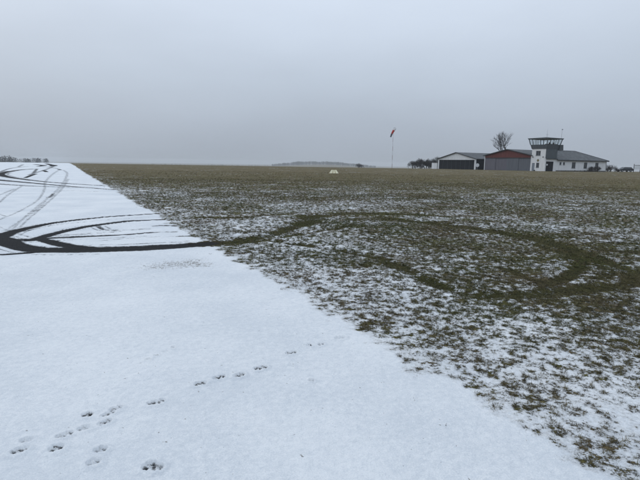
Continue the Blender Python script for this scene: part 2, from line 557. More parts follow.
# close the little hole under the viewer
cx = len(X)
X = np.append(X, 0.0); Y = np.append(Y, 0.0); Z = np.append(Z, 0.012)
bare_f = np.append(bare_f, 0); bare_r = np.append(bare_r, 0); mud = np.append(mud, 0); dirt = np.append(dirt, 0); far = np.append(far, 0); tar = np.append(tar, 0)
tri_c = np.stack([idx[0], idx[0][j2], np.full(NT, cx)], -1)[:, ::-1]

qc_x, qc_y = X[quads].mean(1), Y[quads].mean(1)
qe = edge_dist(qc_x, qc_y) + 0.10 * (fbm(qc_x * 2, qc_y * 2, 14) - .5)
is_run = (qe < -0.42) & (qe > -RUN_W + .42) & (np.hypot(qc_x, qc_y) < 900)


def ground_mesh(name, faces4, faces3, mat, attrs):
    used = np.unique(np.concatenate([faces4.ravel(), faces3.ravel()]).astype(np.int64))
    remap = np.full(len(X), -1, np.int64)
    remap[used] = np.arange(len(used))
    co = np.stack([X[used], Y[used], Z[used]], -1).astype(np.float32)
    loops = np.concatenate([remap[faces4].ravel(), remap[faces3].ravel()]).astype(np.int32)
    sizes = np.concatenate([np.full(len(faces4), 4), np.full(len(faces3), 3)]).astype(np.int32)
    starts = np.concatenate([[0], np.cumsum(sizes)[:-1]]).astype(np.int32)
    me = bpy.data.meshes.new(name)
    me.vertices.add(len(used))
    me.vertices.foreach_set('co', co.ravel())
    me.loops.add(len(loops))
    me.loops.foreach_set('vertex_index', loops)
    me.polygons.add(len(sizes))
    me.polygons.foreach_set('loop_start', starts)
    me.update(calc_edges=True)
    me.polygons.foreach_set('use_smooth', np.ones(len(sizes), bool))
    for an, av in attrs.items():
        a = me.attributes.new(an, 'FLOAT', 'POINT')
        a.data.foreach_set('value', av[used].astype(np.float32))
    me.materials.append(mat)
    me.validate()
    o = bpy.data.objects.new(name, me)
    COL.objects.link(o)
    return o


def structure(o, label, cat):
    o['kind'] = 'structure'
    o['label'] = label
    o['category'] = cat
    return o


none3 = np.zeros((0, 3), np.int64)
structure(ground_mesh('runway', quads[is_run], tri_c, M_RUN, {'bare': bare_r, 'dirt': dirt}),
          'snow covered runway crossed by dark curving tyre tracks', 'runway')
structure(ground_mesh('field', quads[~is_run], none3, M_FIELD, {'bare': bare_f, 'mud': mud, 'far': far, 'tar': tar}),
          'rough grass airfield half covered with thin patchy snow', 'field')

# ------------------------------------------------------------------ grass tufts on the field (uncountable: one object)


def grass_material():
    m, t, b = new_mat('winter_grass')
    g = attr(t, 'green', 'INSTANCER')
    fr = attr(t, 'away', 'INSTANCER')
    oi = nd(t, 'ShaderNodeObjectInfo').outputs['Random']
    dry = mixc(t, oi, (0.034, 0.027, 0.015), (0.170, 0.136, 0.072))
    grn = mixc(t, oi, (0.020, 0.026, 0.008), (0.092, 0.102, 0.028))
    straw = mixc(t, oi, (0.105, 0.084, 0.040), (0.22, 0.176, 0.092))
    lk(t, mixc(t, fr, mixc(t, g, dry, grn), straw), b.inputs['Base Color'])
    b.inputs['Roughness'].default_value = .7
    b.inputs['Specular IOR Level'].default_value = .2
    return m


M_GRASS = grass_material()
protos = bpy.data.collections.new('grass_tuft_kinds')
for k in range(10):
    vv, ff = [], []
    nb = 16 + 2 * (k % 4)
    lean_a = random.uniform(0, 6.28)
    for i in range(nb):
        a = random.uniform(0, 2 * math.pi) if random.random() < .55 else lean_a + random.gauss(0, .5)
        L = random.uniform(.028, .075)
        tilt = random.uniform(.5, 1.35)
        x0, y0 = random.gauss(0, .014), random.gauss(0, .014)
        w = random.uniform(.0018, .0034)
        px, py = -math.sin(a), math.cos(a)
        s0 = len(vv)
        for q in range(4):
            tq = q / 3
            tl = tilt * (0.35 + .8 * tq)
            rr = L * tq * math.sin(min(tl, 1.5))
            zz = L * tq * math.cos(min(tl, 1.5)) - .004
            cx_, cy_ = x0 + math.cos(a) * rr, y0 + math.sin(a) * rr
            ww = w * (1 - .75 * tq)
            vv += [(cx_ - px * ww, cy_ - py * ww, zz), (cx_ + px * ww, cy_ + py * ww, zz)]
        for q in range(3):
            ff.append((s0 + 2 * q, s0 + 2 * q + 1, s0 + 2 * q + 3, s0 + 2 * q + 2))
    me = bpy.data.meshes.new('grass_tuft')
    me.from_pydata(vv, [], ff)
    me.materials.append(M_GRASS)
    protos.objects.link(bpy.data.objects.new('grass_tuft', me))


def scatter(n_per, r0, r1, a0=-46, a1=44, smin=.8, smax=1.3, thr=.5):
    area = (r1 * r1 - r0 * r0) / 2 * R(a1 - a0)
    n = int(area * n_per)
    rr = np.sqrt(rng.uniform(r0 * r0, r1 * r1, n))
    aa = np.radians(rng.uniform(a0, a1, n))
    x, y = rr * np.sin(aa), rr * np.cos(aa)
    e0 = edge_dist(x, y)
    k = (e0 > -.5) | (e0 < -RUN_W + .5)
    x, y, rr = x[k], y[k], rr[k]
    c, t, e = cover(x, y)
    p = sstep(thr - .30, thr + .34, c) * .9 + .012
    k = (rng.uniform(size=len(x)) < p) & (e > -.5)
    lane = (e < .45) & k
    k[lane] &= track_mask(x[lane], y[lane], RT, .62) < .3
    x, y, c, t, e, rr = x[k], y[k], c[k], t[k], e[k], rr[k]
    s = rng.uniform(smin, smax, len(x)) * (.75 + .4 * np.clip(c, 0, 1)) * (1 - .45 * t)
    g = np.clip(.42 + .9 * (fbm(x / 1.6, y / 1.6, 51, 3) - .5) * 2 + .35 * t + .15 * sstep(5, 9, rr) - .25 * sstep(25, 60, rr), 0, 1)
    return x, y, s, g


parts = [scatter(900, 1.5, 9, -50, 49, .2, .48, .36), scatter(1000, 1.5, 7, -50, 49, .28, .75), scatter(380, 7, 14, smin=.42, smax=1.0), scatter(110, 14, 26, smin=.6, smax=1.2),
         scatter(20, 26, 45, smin=.9, smax=1.6), scatter(4, 45, 75, smin=1.0, smax=1.8)]
gx, gy, gs, gg = [np.concatenate(a) for a in zip(*parts)]
gz = H(gx, gy) + 0.014 * 1.6 * (fbm(gx * 1.3, gy * 1.3, 8, 3) - .5)
cc, tt, ee = cover(gx, gy)
gz = gz + np.clip(cc, 0, 1.1) * 0.035 * (fbm(gx * 7, gy * 7, 60, 3) - .25) - .002
N = len(gx)
print('grass tufts', N, 'ground verts', len(X))
me = bpy.data.meshes.new('grass')
me.vertices.add(N)
me.vertices.foreach_set('co', np.stack([gx, gy, gz], -1).astype(np.float32).ravel())
a = me.attributes.new('rot', 'FLOAT_VECTOR', 'POINT')
a.data.foreach_set('vector', np.stack([rng.normal(0, .12, N), rng.normal(0, .12, N), rng.uniform(0, 6.283, N)], -1).astype(np.float32).ravel())
a = me.attributes.new('scl', 'FLOAT', 'POINT')
a.data.foreach_set('value', gs.astype(np.float32))
a = me.attributes.new('green', 'FLOAT', 'POINT')
a.data.foreach_set('value', gg.astype(np.float32))
a = me.attributes.new('away', 'FLOAT', 'POINT')
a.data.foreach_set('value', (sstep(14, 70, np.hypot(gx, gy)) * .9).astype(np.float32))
a = me.attributes.new('pick', 'INT', 'POINT')
a.data.foreach_set('value', rng.integers(0, 10, N).astype(np.int32))
grass = bpy.data.objects.new('grass', me)
COL.objects.link(grass)
grass['kind'] = 'stuff'
grass['label'] = 'flattened winter grass tufts poking through the thin snow'
grass['category'] = 'grass'
ng = bpy.data.node_groups.new('grass_scatter', 'GeometryNodeTree')
ng.interface.new_socket('Geometry', in_out='INPUT', socket_type='NodeSocketGeometry')
ng.interface.new_socket('Geometry', in_out='OUTPUT', socket_type='NodeSocketGeometry')
gi, go = ng.nodes.new('NodeGroupInput'), ng.nodes.new('NodeGroupOutput')
ci = ng.nodes.new('GeometryNodeCollectionInfo')
ci.inputs['Collection'].default_value = protos
ci.inputs['Separate Children'].default_value = True
ci.inputs['Reset Children'].default_value = True
iop = ng.nodes.new('GeometryNodeInstanceOnPoints')
iop.inputs['Pick Instance'].default_value = True


def named(name, typ):
    n = ng.nodes.new('GeometryNodeInputNamedAttribute')
    n.data_type = typ
    n.inputs['Name'].default_value = name
    return n.outputs['Attribute']


ng.links.new(gi.outputs[0], iop.inputs['Points'])
ng.links.new(ci.outputs[0], iop.inputs['Instance'])
ng.links.new(named('pick', 'INT'), iop.inputs['Instance Index'])
ng.links.new(named('rot', 'FLOAT_VECTOR'), iop.inputs['Rotation'])
ng.links.new(named('scl', 'FLOAT'), iop.inputs['Scale'])
ng.links.new(iop.outputs[0], go.inputs[0])
grass.modifiers.new('scatter', 'NODES').node_group = ng

# ------------------------------------------------------------------ object helpers


class MB:
    """collects shapes, builds ONE mesh object"""

    def __init__(self):
        self.v, self.f = [], []

    def poly(self, pts, faces):
        s = len(self.v)
        self.v += [tuple(p) for p in pts]
        self.f += [tuple(i + s for i in f) for f in faces]
        return self

    def box(self, x0, x1, y0, y1, z0, z1):
        return self.hexa([(x0, y0), (x1, y0), (x1, y1), (x0, y1)], z0, [(x0, y0), (x1, y0), (x1, y1), (x0, y1)], z1)

    def hexa(self, bot, z0, top, z1):
        n = len(bot)
        pts = [(x, y, z0) for x, y in bot] + [(x, y, z1) for x, y in top]
        fs = [tuple(range(n - 1, -1, -1)), tuple(range(n, 2 * n))]
        fs += [(i, (i + 1) % n, n + (i + 1) % n, n + i) for i in range(n)]
        return self.poly(pts, fs)

    def prism(self, outline, axis, a0, a1):
        """outline of 2-D points extruded along axis ('x' or 'y')"""
        n = len(outline)
        if axis == 'x':
            pts = [(a0, p, q) for p, q in outline] + [(a1, p, q) for p, q in outline]
        else:
            pts = [(p, a0, q) for p, q in outline] + [(p, a1, q) for p, q in outline]
        fs = [tuple(range(n - 1, -1, -1)), tuple(range(n, 2 * n))]
        fs += [(i, (i + 1) % n, n + (i + 1) % n, n + i) for i in range(n)]
        return self.poly(pts, fs)

    def tube(self, p, q, r0, r1=None, n=8, caps=True):
        r1 = r0 if r1 is None else r1
        p, q = Vector(p), Vector(q)
        d = (q - p)
        if d.length < 1e-6:
            return self
        d.normalize()
        a = d.orthogonal().normalized()
        b = d.cross(a)
        pts = []
        for c, rr in ((p, r0), (q, r1)):
            for i in range(n):
                an = 2 * math.pi * i / n
                pts.append(c + (a * math.cos(an) + b * math.sin(an)) * rr)
        fs = [(i, (i + 1) % n, n + (i + 1) % n, n + i) for i in range(n)]
        if caps:
            fs += [tuple(range(n - 1, -1, -1)), tuple(range(n, 2 * n))]
        return self.poly(pts, fs)

    def build(self, name, mat, parent=None, smooth=False):
        me = bpy.data.meshes.new(name)
        me.from_pydata(self.v, [], self.f)
        me.materials.append(mat)
        import bmesh
        bm = bmesh.new()
        bm.from_mesh(me)
        bmesh.ops.recalc_face_normals(bm, faces=bm.faces)
        bm.to_mesh(me)
        bm.free()
        if smooth:
            for p in me.polygons:
                p.use_smooth = True
        o = bpy.data.objects.new(name, me)
        COL.objects.link(o)
        o.parent = parent
        return o


def thing(name, label, cat, loc=(0, 0, 0), rz=0.0, group=None):
    o = bpy.data.objects.new(name, None)
    COL.objects.link(o)
    o.location = loc
    o.rotation_euler = (0, 0, rz)
    tag(o, label, cat, group)
    return o


def tag(o, label, cat, group=None, kind=None):
    o['label'] = label
    o['category'] = cat
    if group:
        o['group'] = group
    if kind:
        o['kind'] = kind
    return o


def plain(name, col, rough=.6, var=.18, scale=2.5, metal=0.0, streak=False):
    m, t, b = new_mat(name)
    tc = nd(t, 'ShaderNodeTexCoord').outputs['Object']
    if streak:
        mp = nd(t, 'ShaderNodeMapping', inp={'Scale': (3.0, 3.0, 0.35)})
        lk(t, tc, mp.inputs[0])
        tc = mp.outputs[0]
    n = noise_n(t, tc, scale, 5, .6)
    lo = tuple(max(0, c * (1 - var)) for c in col)
    hi = tuple(min(1, c * (1 + var)) for c in col)
    lk(t, mixc(t, maprange(t, n, .3, .7), lo, hi), b.inputs['Base Color'])
    b.inputs['Roughness'].default_value = rough
    b.inputs['Metallic'].default_value = metal
    if rough > .5:
        b.inputs['Specular IOR Level'].default_value = .2
    return m


def glass_mat():
    m = bpy.data.materials.new('cab_glass')
    m.use_nodes = True
    t = m.node_tree
    t.nodes.clear()
    out = nd(t, 'ShaderNodeOutputMaterial')
    tr = nd(t, 'ShaderNodeBsdfTransparent', inp={'Color': (.90, .94, .95, 1)})
    gl = nd(t, 'ShaderNodeBsdfGlossy', inp={'Roughness': .03, 'Color': (.9, .93, .95, 1)})
    mx = nd(t, 'ShaderNodeMixShader', inp={0: .10})
    lk(t, tr.outputs[0], mx.inputs[1])
    lk(t, gl.outputs[0], mx.inputs[2])
    lk(t, mx.outputs[0], out.inputs[0])
    return m


M_WHITE = plain('white_render', (.72, .73, .74), .8, .07, 1.2, streak=True)
M_WHITE2 = plain('white_boards', (.68, .70, .72), .7, .08, 1.4, streak=True)
M_GREY = plain('slate_cladding', (.085, .10, .112), .6, .15, 1.6, streak=True)
M_ROOF = plain('fibre_cement_roof', (.105, .112, .118), .8, .25, 1.1)
M_ROOFD = plain('dark_roof_sheet', (.038, .042, .047), .65, .2, 1.0)
M_RED = plain('oxide_red_boards', (.125, .037, .033), .7, .2, 1.5, streak=True)
M_DOORG = plain('grey_hangar_door', (.115, .125, .145), .55, .10, 1.0, streak=True)
M_DOORG2 = plain('violet_grey_hangar_door', (.125, .122, .145), .55, .10, 1.0, streak=True)
M_DARK = plain('near_black_door', (.010, .013, .018), .8, .2, 1.5, streak=True)
M_DARKW = plain('dark_hangar_wall', (.014, .018, .024), .85, .2, 1.2)
M_PANE = plain('dark_window_glass', (.035, .042, .05), .08, .1, .8)
M_FRAME = plain('window_frame_grey', (.20, .21, .22), .6, .1)
M_GDOOR = plain('grey_door', (.22, .25, .29), .6, .1)
M_METAL = plain('galvanised_metal', (.30, .32, .34), .45, .12, 4, .6)
M_SIGN = plain('white_sign_face', (.75, .77, .80), .5, .05)
M_GLASS = glass_mat()
M_PLINTH = plain('concrete_plinth', (.12, .118, .11), .9, .2, 2)

AIR = math.atan2(0.476, 0.8795)         # the buildings stand square to the runway
BD = 126.0
p_ = at_depth(544.5, 168, BD)
P0 = Vector((p_.x, p_.y, 0))
BZ = float(H(P0.x, P0.y)) - 0.05
vdir = Vector((0.8795, 0.476, 0))        # local x: away from the runway
udir = Vector((-0.476, 0.8795, 0))       # local y: along the runway


def bpos(xl, yl):
    p = P0 + vdir * xl + udir * yl
    return Vector((p.x, p.y, float(H(p.x, p.y)) - .05))


def facade(mb, axis, const, thick, u0, u1, z0, z1, holes):
    """a wall slab with real openings; axis 'x': lies in plane x=const running along y, thickness towards +axis"""
    us = sorted({u0, u1, *[h[0] for h in holes], *[h[1] for h in holes]})
    zs = sorted({z0, z1, *[h[2] for h in holes], *[h[3] for h in holes]})

    def solid(i, k):
        if i < 0 or k < 0 or i >= len(us) - 1 or k >= len(zs) - 1:
            return False
        uc, zc = (us[i] + us[i + 1]) / 2, (zs[k] + zs[k + 1]) / 2
        return not any(h[0] < uc < h[1] and h[2] < zc < h[3] for h in holes)

    def P(u, d, z):
        return (const + d, u, z) if axis == 'x' else (u, const + d, z)
    for i in range(len(us) - 1):
        for k in range(len(zs) - 1):
            if not solid(i, k):
                continue
            a, b, c, d = us[i], us[i + 1], zs[k], zs[k + 1]
            for dd in (0, thick):
                mb.poly([P(a, dd, c), P(b, dd, c), P(b, dd, d), P(a, dd, d)], [(0, 1, 2, 3)])
            if not solid(i - 1, k):
                mb.poly([P(a, 0, c), P(a, thick, c), P(a, thick, d), P(a, 0, d)], [(0, 1, 2, 3)])
            if not solid(i + 1, k):
                mb.poly([P(b, 0, c), P(b, thick, c), P(b, thick, d), P(b, 0, d)], [(0, 1, 2, 3)])
            if not solid(i, k - 1):
                mb.poly([P(a, 0, c), P(b, 0, c), P(b, thick, c), P(a, thick, c)], [(0, 1, 2, 3)])
            if not solid(i, k + 1):
                mb.poly([P(a, 0, d), P(b, 0, d), P(b, thick, d), P(a, thick, d)], [(0, 1, 2, 3)])
    return mb


def window(parent, axis, const, u0, u1, z0, z1, mull=1, sill=True):
    """recessed window filling an opening: pane > frame bars, sill"""
    def B(mb, a, b, c, d, d0, d1):
        if axis == 'x':
            mb.box(const + d0, const + d1, a, b, c, d)
        else:
            mb.box(a, b, const + d0, const + d1, c, d)
    pane = MB()
    B(pane, u0, u1, z0, z1, .12, .15)
    w = pane.build('window', M_PANE, parent)
    fr = MB()
    t = .07
    for a, b, c, d in ((u0, u0 + t, z0, z1), (u1 - t, u1, z0, z1), (u0 + t, u1 - t, z0, z0 + t), (u0 + t, u1 - t, z1 - t, z1)):
        B(fr, a, b, c, d, .06, .118)
    for k in range(mull):
        uc = u0 + (u1 - u0) * (k + 1) / (mull + 1)
        B(fr, uc - .03, uc + .03, z0 + t, z1 - t, .065, .117)
    fr.build('frame', M_FRAME, w)
    if sill:
        s = MB()
        B(s, u0 - .08, u1 + .08, z0 - .06, z0 - .003, -.06, .06)
        s.build('sill', M_FRAME, w)
    return w


# ------------------------------------------------------------------ control tower with its low wing
TW = thing('control_tower', 'white airfield control tower with slate grey glazed cab and long low hip roofed wing', 'control tower',
           (P0.x, P0.y, BZ), AIR)
TA, TB, TH = 4.2, 4.6, 5.85
mb = MB()
facade(mb, 'x', 0.0, .3, 0.0, TA, 0.0, TH, [(1.55, 2.95, 4.1, 5.35), (1.72, 2.62, .95, 2.25), (3.05, 3.9, 0.0, 2.15)])
mb.box(.3, TB, TA - .3, TA, 0, TH)
mb.box(TB - .3, TB, .3, TA - .3, 0, TH)
mb.build('tower_wall', M_WHITE, TW)
window(TW, 'x', 0.0, 1.55, 2.95, 4.1, 5.35, 1)
window(TW, 'x', 0.0, 1.72, 2.62, .95, 2.25, 1)
d = MB().box(.12, .17, 3.05, 3.9, 0, 2.15).build('door', M_GDOOR, TW)
MB().tube((.06, 3.14, 1.05), (.12, 3.14, 1.05), .03, n=6).box(.05, .075, 3.12, 3.26, 1.03, 1.07).build('handle', M_METAL, d)
# round crest plaque above the lower window, wall lamps
pl = MB().tube((-.03, 2.15, 2.85), (-.002, 2.15, 2.85), .34, n=20).build('plaque', plain('plaque_green', (.10, .105, .075), .6), TW)
MB().prism([(1.97, 3.02), (2.33, 3.02), (2.33, 2.82), (2.15, 2.6), (1.97, 2.82)], 'x', -.05, -.032).build('shield', plain('plaque_ochre', (.32, .26, .12), .6), pl)
for yy in (.65, 3.75):
    MB().box(-.2, -.002, yy - .07, yy + .07, 3.62, 3.85).tube((-.2, yy, 3.68), (-.2, yy, 3.80), .12, .06, 8).build('wall_lamp', M_DARKW, TW)
MB().box(-.35, -.02, 2.82, 3.0, 0, .35).build('planter_box', M_DARKW, TW)
# side wall of tower and wing: white, with garage door and windows
WL, WD, WH = 26.9, 12.0, 3.05
wins = [(5.95, 6.75, 1.75, 2.5, 0), (7.4, 8.2, 1.75, 2.5, 0), (11.2, 12.8, .9, 2.55, 1), (16.5, 18.0, .9, 2.55, 1), (21.7, 23.2, .9, 2.55, 1)]
mb = MB()
facade(mb, 'y', 0.0, .28, .3, TB, 0.0, 3.35, [(.42, 3.45, 0.0, 2.6)])
mb.build('tower_side_wall', M_WHITE, TW)
mb = MB()
facade(mb, 'y', 0.002, .28, TB, WL, 0.0, WH, [w[:4] for w in wins])
mb.box(WL - .28, WL, .282, WD, 0, WH)
mb.box(TB, WL - .28, WD - .28, WD, 0, WH)
mb.box(TB, TB + .28, TA, WD - .28, 0, WH)
mb.build('wing_wall', M_WHITE, TW)
MB().box(TB, WL + .03, -.035, -.001, 0.0, .32).build('plinth', M_PLINTH, TW)
for w in wins:
    window(TW, 'y', 0.002, *w[:4], mull=w[4])
for k in range(2):
    a, b = .42 + k * 1.515, .42 + (k + 1) * 1.515
    dl = MB().box(a + .015, b - .015, .1, .16, 0, 2.6).build('garage_door', M_DARK, TW)
    if k == 0:
        MB().box(a + .35, a + .85, .09, .098, 1.55, 1.95).build('notice', M_SIGN, dl)
    else:
        MB().box(a + .1, a + .14, .05, .098, 1.0, 1.25).build('handle', M_METAL, dl)
# slate cladding on the upper tower side
for k in range(8):
    a, b = .003 + k * TB / 8, (k + 1) * TB / 8 - .012
    MB().box(a, b, -.05, .25, 3.353, TH).build('cladding_panel', M_GREY, TW)
# hip roof of the wing
ov = .45
x0, x1, y0, y1 = TB + .02, WL + ov, -ov, WD + ov
zr, zt = WH + .02, WH + 2.75
hr = 6.3
rx1 = x1 - hr
ym = (y0 + y1) / 2
mb = MB()
mb.poly([(x0, y0, zr), (x1, y0, zr), (x1, y1, zr), (x0, y1, zr), (x0, ym, zt), (rx1, ym, zt)],
        [(0, 1, 5, 4), (1, 2, 5), (2, 3, 4, 5), (0, 4, 3), (3, 2, 1, 0)])
rf = mb.build('roof', M_ROOF, TW)
MB().box(x0, x1 + .03, y0 - .06, y0 - .002, zr - .2, zr + .04).box(x1 + .002, x1 + .05, y0, y1, zr - .2, zr + .03).build('fascia', M_ROOFD, rf)
MB().tube((x0, ym, zt + .01), (rx1, ym, zt + .01), .09, n=6).tube((rx1, ym, zt), (x1, y0, zr + .03), .08, n=6).build('ridge_cap', M_ROOFD, rf)
MB().tube((WL - .15, -.07, .1), (WL - .15, -.07, WH - .2), .05, n=8).build('downpipe', M_METAL, TW)
# porch lean-to edge over the garage door
MB().box(.28, TB - .02, -.42, -.052, 3.22, 3.34).build('door_canopy', M_ROOFD, TW)
# the cab: parapet flaring outwards, panes leaning outwards, flat roof
CX, CY = TB / 2, TA / 2


def ring(hx, hy):
    return [(CX - hx, CY - hy), (CX + hx, CY - hy), (CX + hx, CY + hy), (CX - hx, CY + hy)]


zc0, zc1, zc2, zc3 = TH + .003, TH + 1.1, TH + 2.5, TH + 2.62
hb, hm, ht = (2.42, 2.2), (2.66, 2.5), (2.95, 2.8)
cab = MB().hexa(ring(*hb), zc0, ring(*hm), zc1).build('cab_parapet', M_GREY, TW)
lw = lambda f: (hm[0] + (ht[0] - hm[0]) * f, hm[1] + (ht[1] - hm[1]) * f)
A, Bt = ring(*hm), ring(*ht)
for s in range(4):
    a0, a1, b0, b1 = (Vector((*A[s], zc1)), Vector((*A[(s + 1) % 4], zc1)), Vector((*Bt[s], zc2)), Vector((*Bt[(s + 1) % 4], zc2)))
    n = 5
    nrm = (a1 - a0).cross(b0 - a0).normalized()
    for k in range(n + 1):
        f = k / n
        p, q = a0.lerp(a1, f), b0.lerp(b1, f)
        rr = .12 if k in (0, n) else .055
        if k == n:
            continue
        MB().tube(p, q, rr, n=6).build('mullion', M_GREY, TW)
    for k in range(n):
        f0, f1 = (k + .03) / n, (k + .97) / n
        pts = [a0.lerp(a1, f0), a0.lerp(a1, f1), b0.lerp(b1, f1), b0.lerp(b1, f0)]
        MB().poly(pts, [(0, 1, 2, 3)]).build('pane', M_GLASS, TW)
MB().hexa(ring(3.12, 2.97), zc2, ring(3.22, 3.07), zc2 + .28).poly(
    [(CX - 3.2, CY - 3.05, zc2 + .283), (CX + 3.2, CY - 3.05, zc2 + .283), (CX + 3.2, CY + 3.05, zc2 + .283), (CX - 3.2, CY + 3.05, zc2 + .283), (CX, CY, zc2 + .62)],
    [(0, 1, 4), (1, 2, 4), (2, 3, 4), (3, 0, 4)]).build('cab_roof', M_GREY, TW)
# desk and controllers' console seen through the glass, ceiling
MB().box(CX - 2.2, CX + 2.2, CY - 2.1, CY - 1.6, zc1 + .002, zc1 + .18).build('console', M_DARKW, TW)
for xx in (-1.1, .6):
    MB().box(CX + xx, CX + xx + .5, CY - 1.9, CY - 1.82, zc1 + .19, zc1 + .58).build('monitor', M_DARKW, TW)
# gallery on the far side of the cab
MB().hexa([(TB + .1, -.5), (TB + 1.7, -.5), (TB + 1.7, TA + .2), (TB + .1, TA + .2)], TH - .25,
          [(TB + .1, -.62), (TB + 1.35, -.62), (TB + 1.35, TA + .3), (TB + .1, TA + .3)], zc1 + .05).build('gallery', M_GREY, TW)
# aerials
MB().tube((CX + .4, CY, zc2 + .55), (CX + .4, CY, zc2 + 2.6), .035, .02, 6).tube((CX - .15, CY, zc2 + 1.3), (CX + .95, CY, zc2 + 1.3), .02, n=5).build('aerial', M_METAL, TW)
MB().tube((CX + 3.0, CY - 2.4, zc2 + .2), (CX + 3.0, CY - 2.4, zc2 + 2.6), .035, .025, 6).box(CX + 2.85, CX + 3.35, CY - 2.43, CY - 2.37, zc2 + 2.5, zc2 + 2.72).build('wind_vane', M_METAL, TW)

# ------------------------------------------------------------------ hangars


def hangar(name, label, xoff, y0, y1, depth, eave, apex, door_h, mats, n_door, jamb, gable_mat, wall_mat):
    o = bpos(xoff, y0)
    T = thing(name, label, 'hangar', o, AIR)
    W = y1 - y0
    ym = W / 2
    wall = MB()
    # rear and side walls, front posts
    wall.box(.3, depth, 0, .25, 0, eave)
    wall.box(.3, depth, W - .25, W, 0, eave)
    wall.prism([(.25, 0), (W - .25, 0), (W - .25, eave), (ym, apex - .1), (.25, eave)], 'x', depth - .25, depth - .002)
    wall.build('wall', wall_mat, T)
    for a, b in ((0, jamb), (W - jamb, W)):
        MB().box(-.02, .298, a, b, 0, eave - .003).build('door_post', gable_mat if jamb > .3 else M_WHITE2, T)
    MB().prism([(jamb, door_h), (W - jamb, door_h), (W - jamb, eave - .1), (W - .02, eave - .003), (ym, apex - .06), (.02, eave - .003), (jamb, eave - .1)], 'x', -.01, .29).build('gable', gable_mat, T)
    for k in range(n_door):
        a = jamb + (W - 2 * jamb) * k / n_door
        b = jamb + (W - 2 * jamb) * (k + 1) / n_door
        off = .06 if k % 2 else .13
        dp = MB().box(off, off + .06, a + .012, b - .012, .03, door_h - .003).build('door_panel', mats[k % len(mats)], T)
        if n_door > 4:
            MB().box(off - .025, off - .002, a + .012, a + .09, .03, door_h - .01).build('stile', M_GREY, dp)
    MB().box(-.04, -.012, jamb, W - jamb, door_h - .11, door_h + .06).build('door_rail', M_ROOFD, T)
    # two roof slopes with overhang
    sl = (apex - eave) / ym
    o_ = .35
    rf = None
    for s in (0, 1):
        ya, za = (-o_, eave - o_ * sl) if s == 0 else (W + o_, eave - o_ * sl)
        mb = MB().prism([(ya, za + .02), (ym, apex + .02), (ym, apex + .14), (ya, za + .14)], 'x', -.35, depth + .3)
        mb.build('roof_slope', M_ROOF if s == 0 else M_ROOFD, T)
    for s in (0, 1):
        ya, za = (-o_, eave - o_ * sl) if s == 0 else (W + o_, eave - o_ * sl)
        MB().prism([(ya, za - .06), (ym, apex - .06), (ym, apex + .17), (ya, za + .17)], 'x', -.40, -.353).build('barge_board', M_ROOFD, T)
    return T


hangar('red_gabled_hangar', 'hangar with oxide red gable and closed grey doors beside the tower', .12, 4.25, 20.6, 20.0, 4.15, 5.85, 3.55,
       [M_DOORG, M_DOORG, M_DOORG2, M_DOORG2], 4, .22, M_RED, M_DARKW)
HW = hangar('white_gabled_hangar', 'hangar with white gable and near black sliding doors, farthest left', 0.0, 23.9, 40.5, 20.0, 3.3, 5.25, 2.95,
            [M_DARK], 8, .5, M_WHITE2, M_DARKW)
# white shed against the far end of the white hangar
o = bpos(0.0, 41.0)
SH = thing('shed', 'small flat roofed white shed at left end of white hangar', 'shed', o, AIR)
MB().box(0, 3, 0, 2.6, 0, 2.1).build('wall', M_WHITE2, SH)
MB().box(-.1, 3.1, -.1, 2.7, 2.103, 2.2).build('roof', M_ROOFD, SH)
MB().box(-.03, -.002, 1.5, 2.3, 0, 1.9).build('door', M_SIGN, SH)
# white sign on a post by the white hangar's corner
p = at_depth(477.2, 168, 144.5)
SG = thing('round_sign', 'small white round sign on post at corner of white hangar', 'sign', (p.x, p.y, float(H(p.x, p.y))), 0)
MB().tube((0, 0, -.1), (0, 0, 1.9), .04, n=6).build('post', M_METAL, SG)
MB().tube((0, -.06, 1.35), (0, -.042, 1.35), .55, n=20).build('sign_face', M_SIGN, SG)

# ------------------------------------------------------------------ leafless trees and shrubs
M_BARK = plain('grey_bark', (.060, .055, .052), .9, .2, 3)
M_TWIG = plain('dark_twigs', (.066, .062, .062), .9, .2, 3)
M_TWIGG = plain('greenish_twigs', (.055, .065, .045), .9, .2, 3)


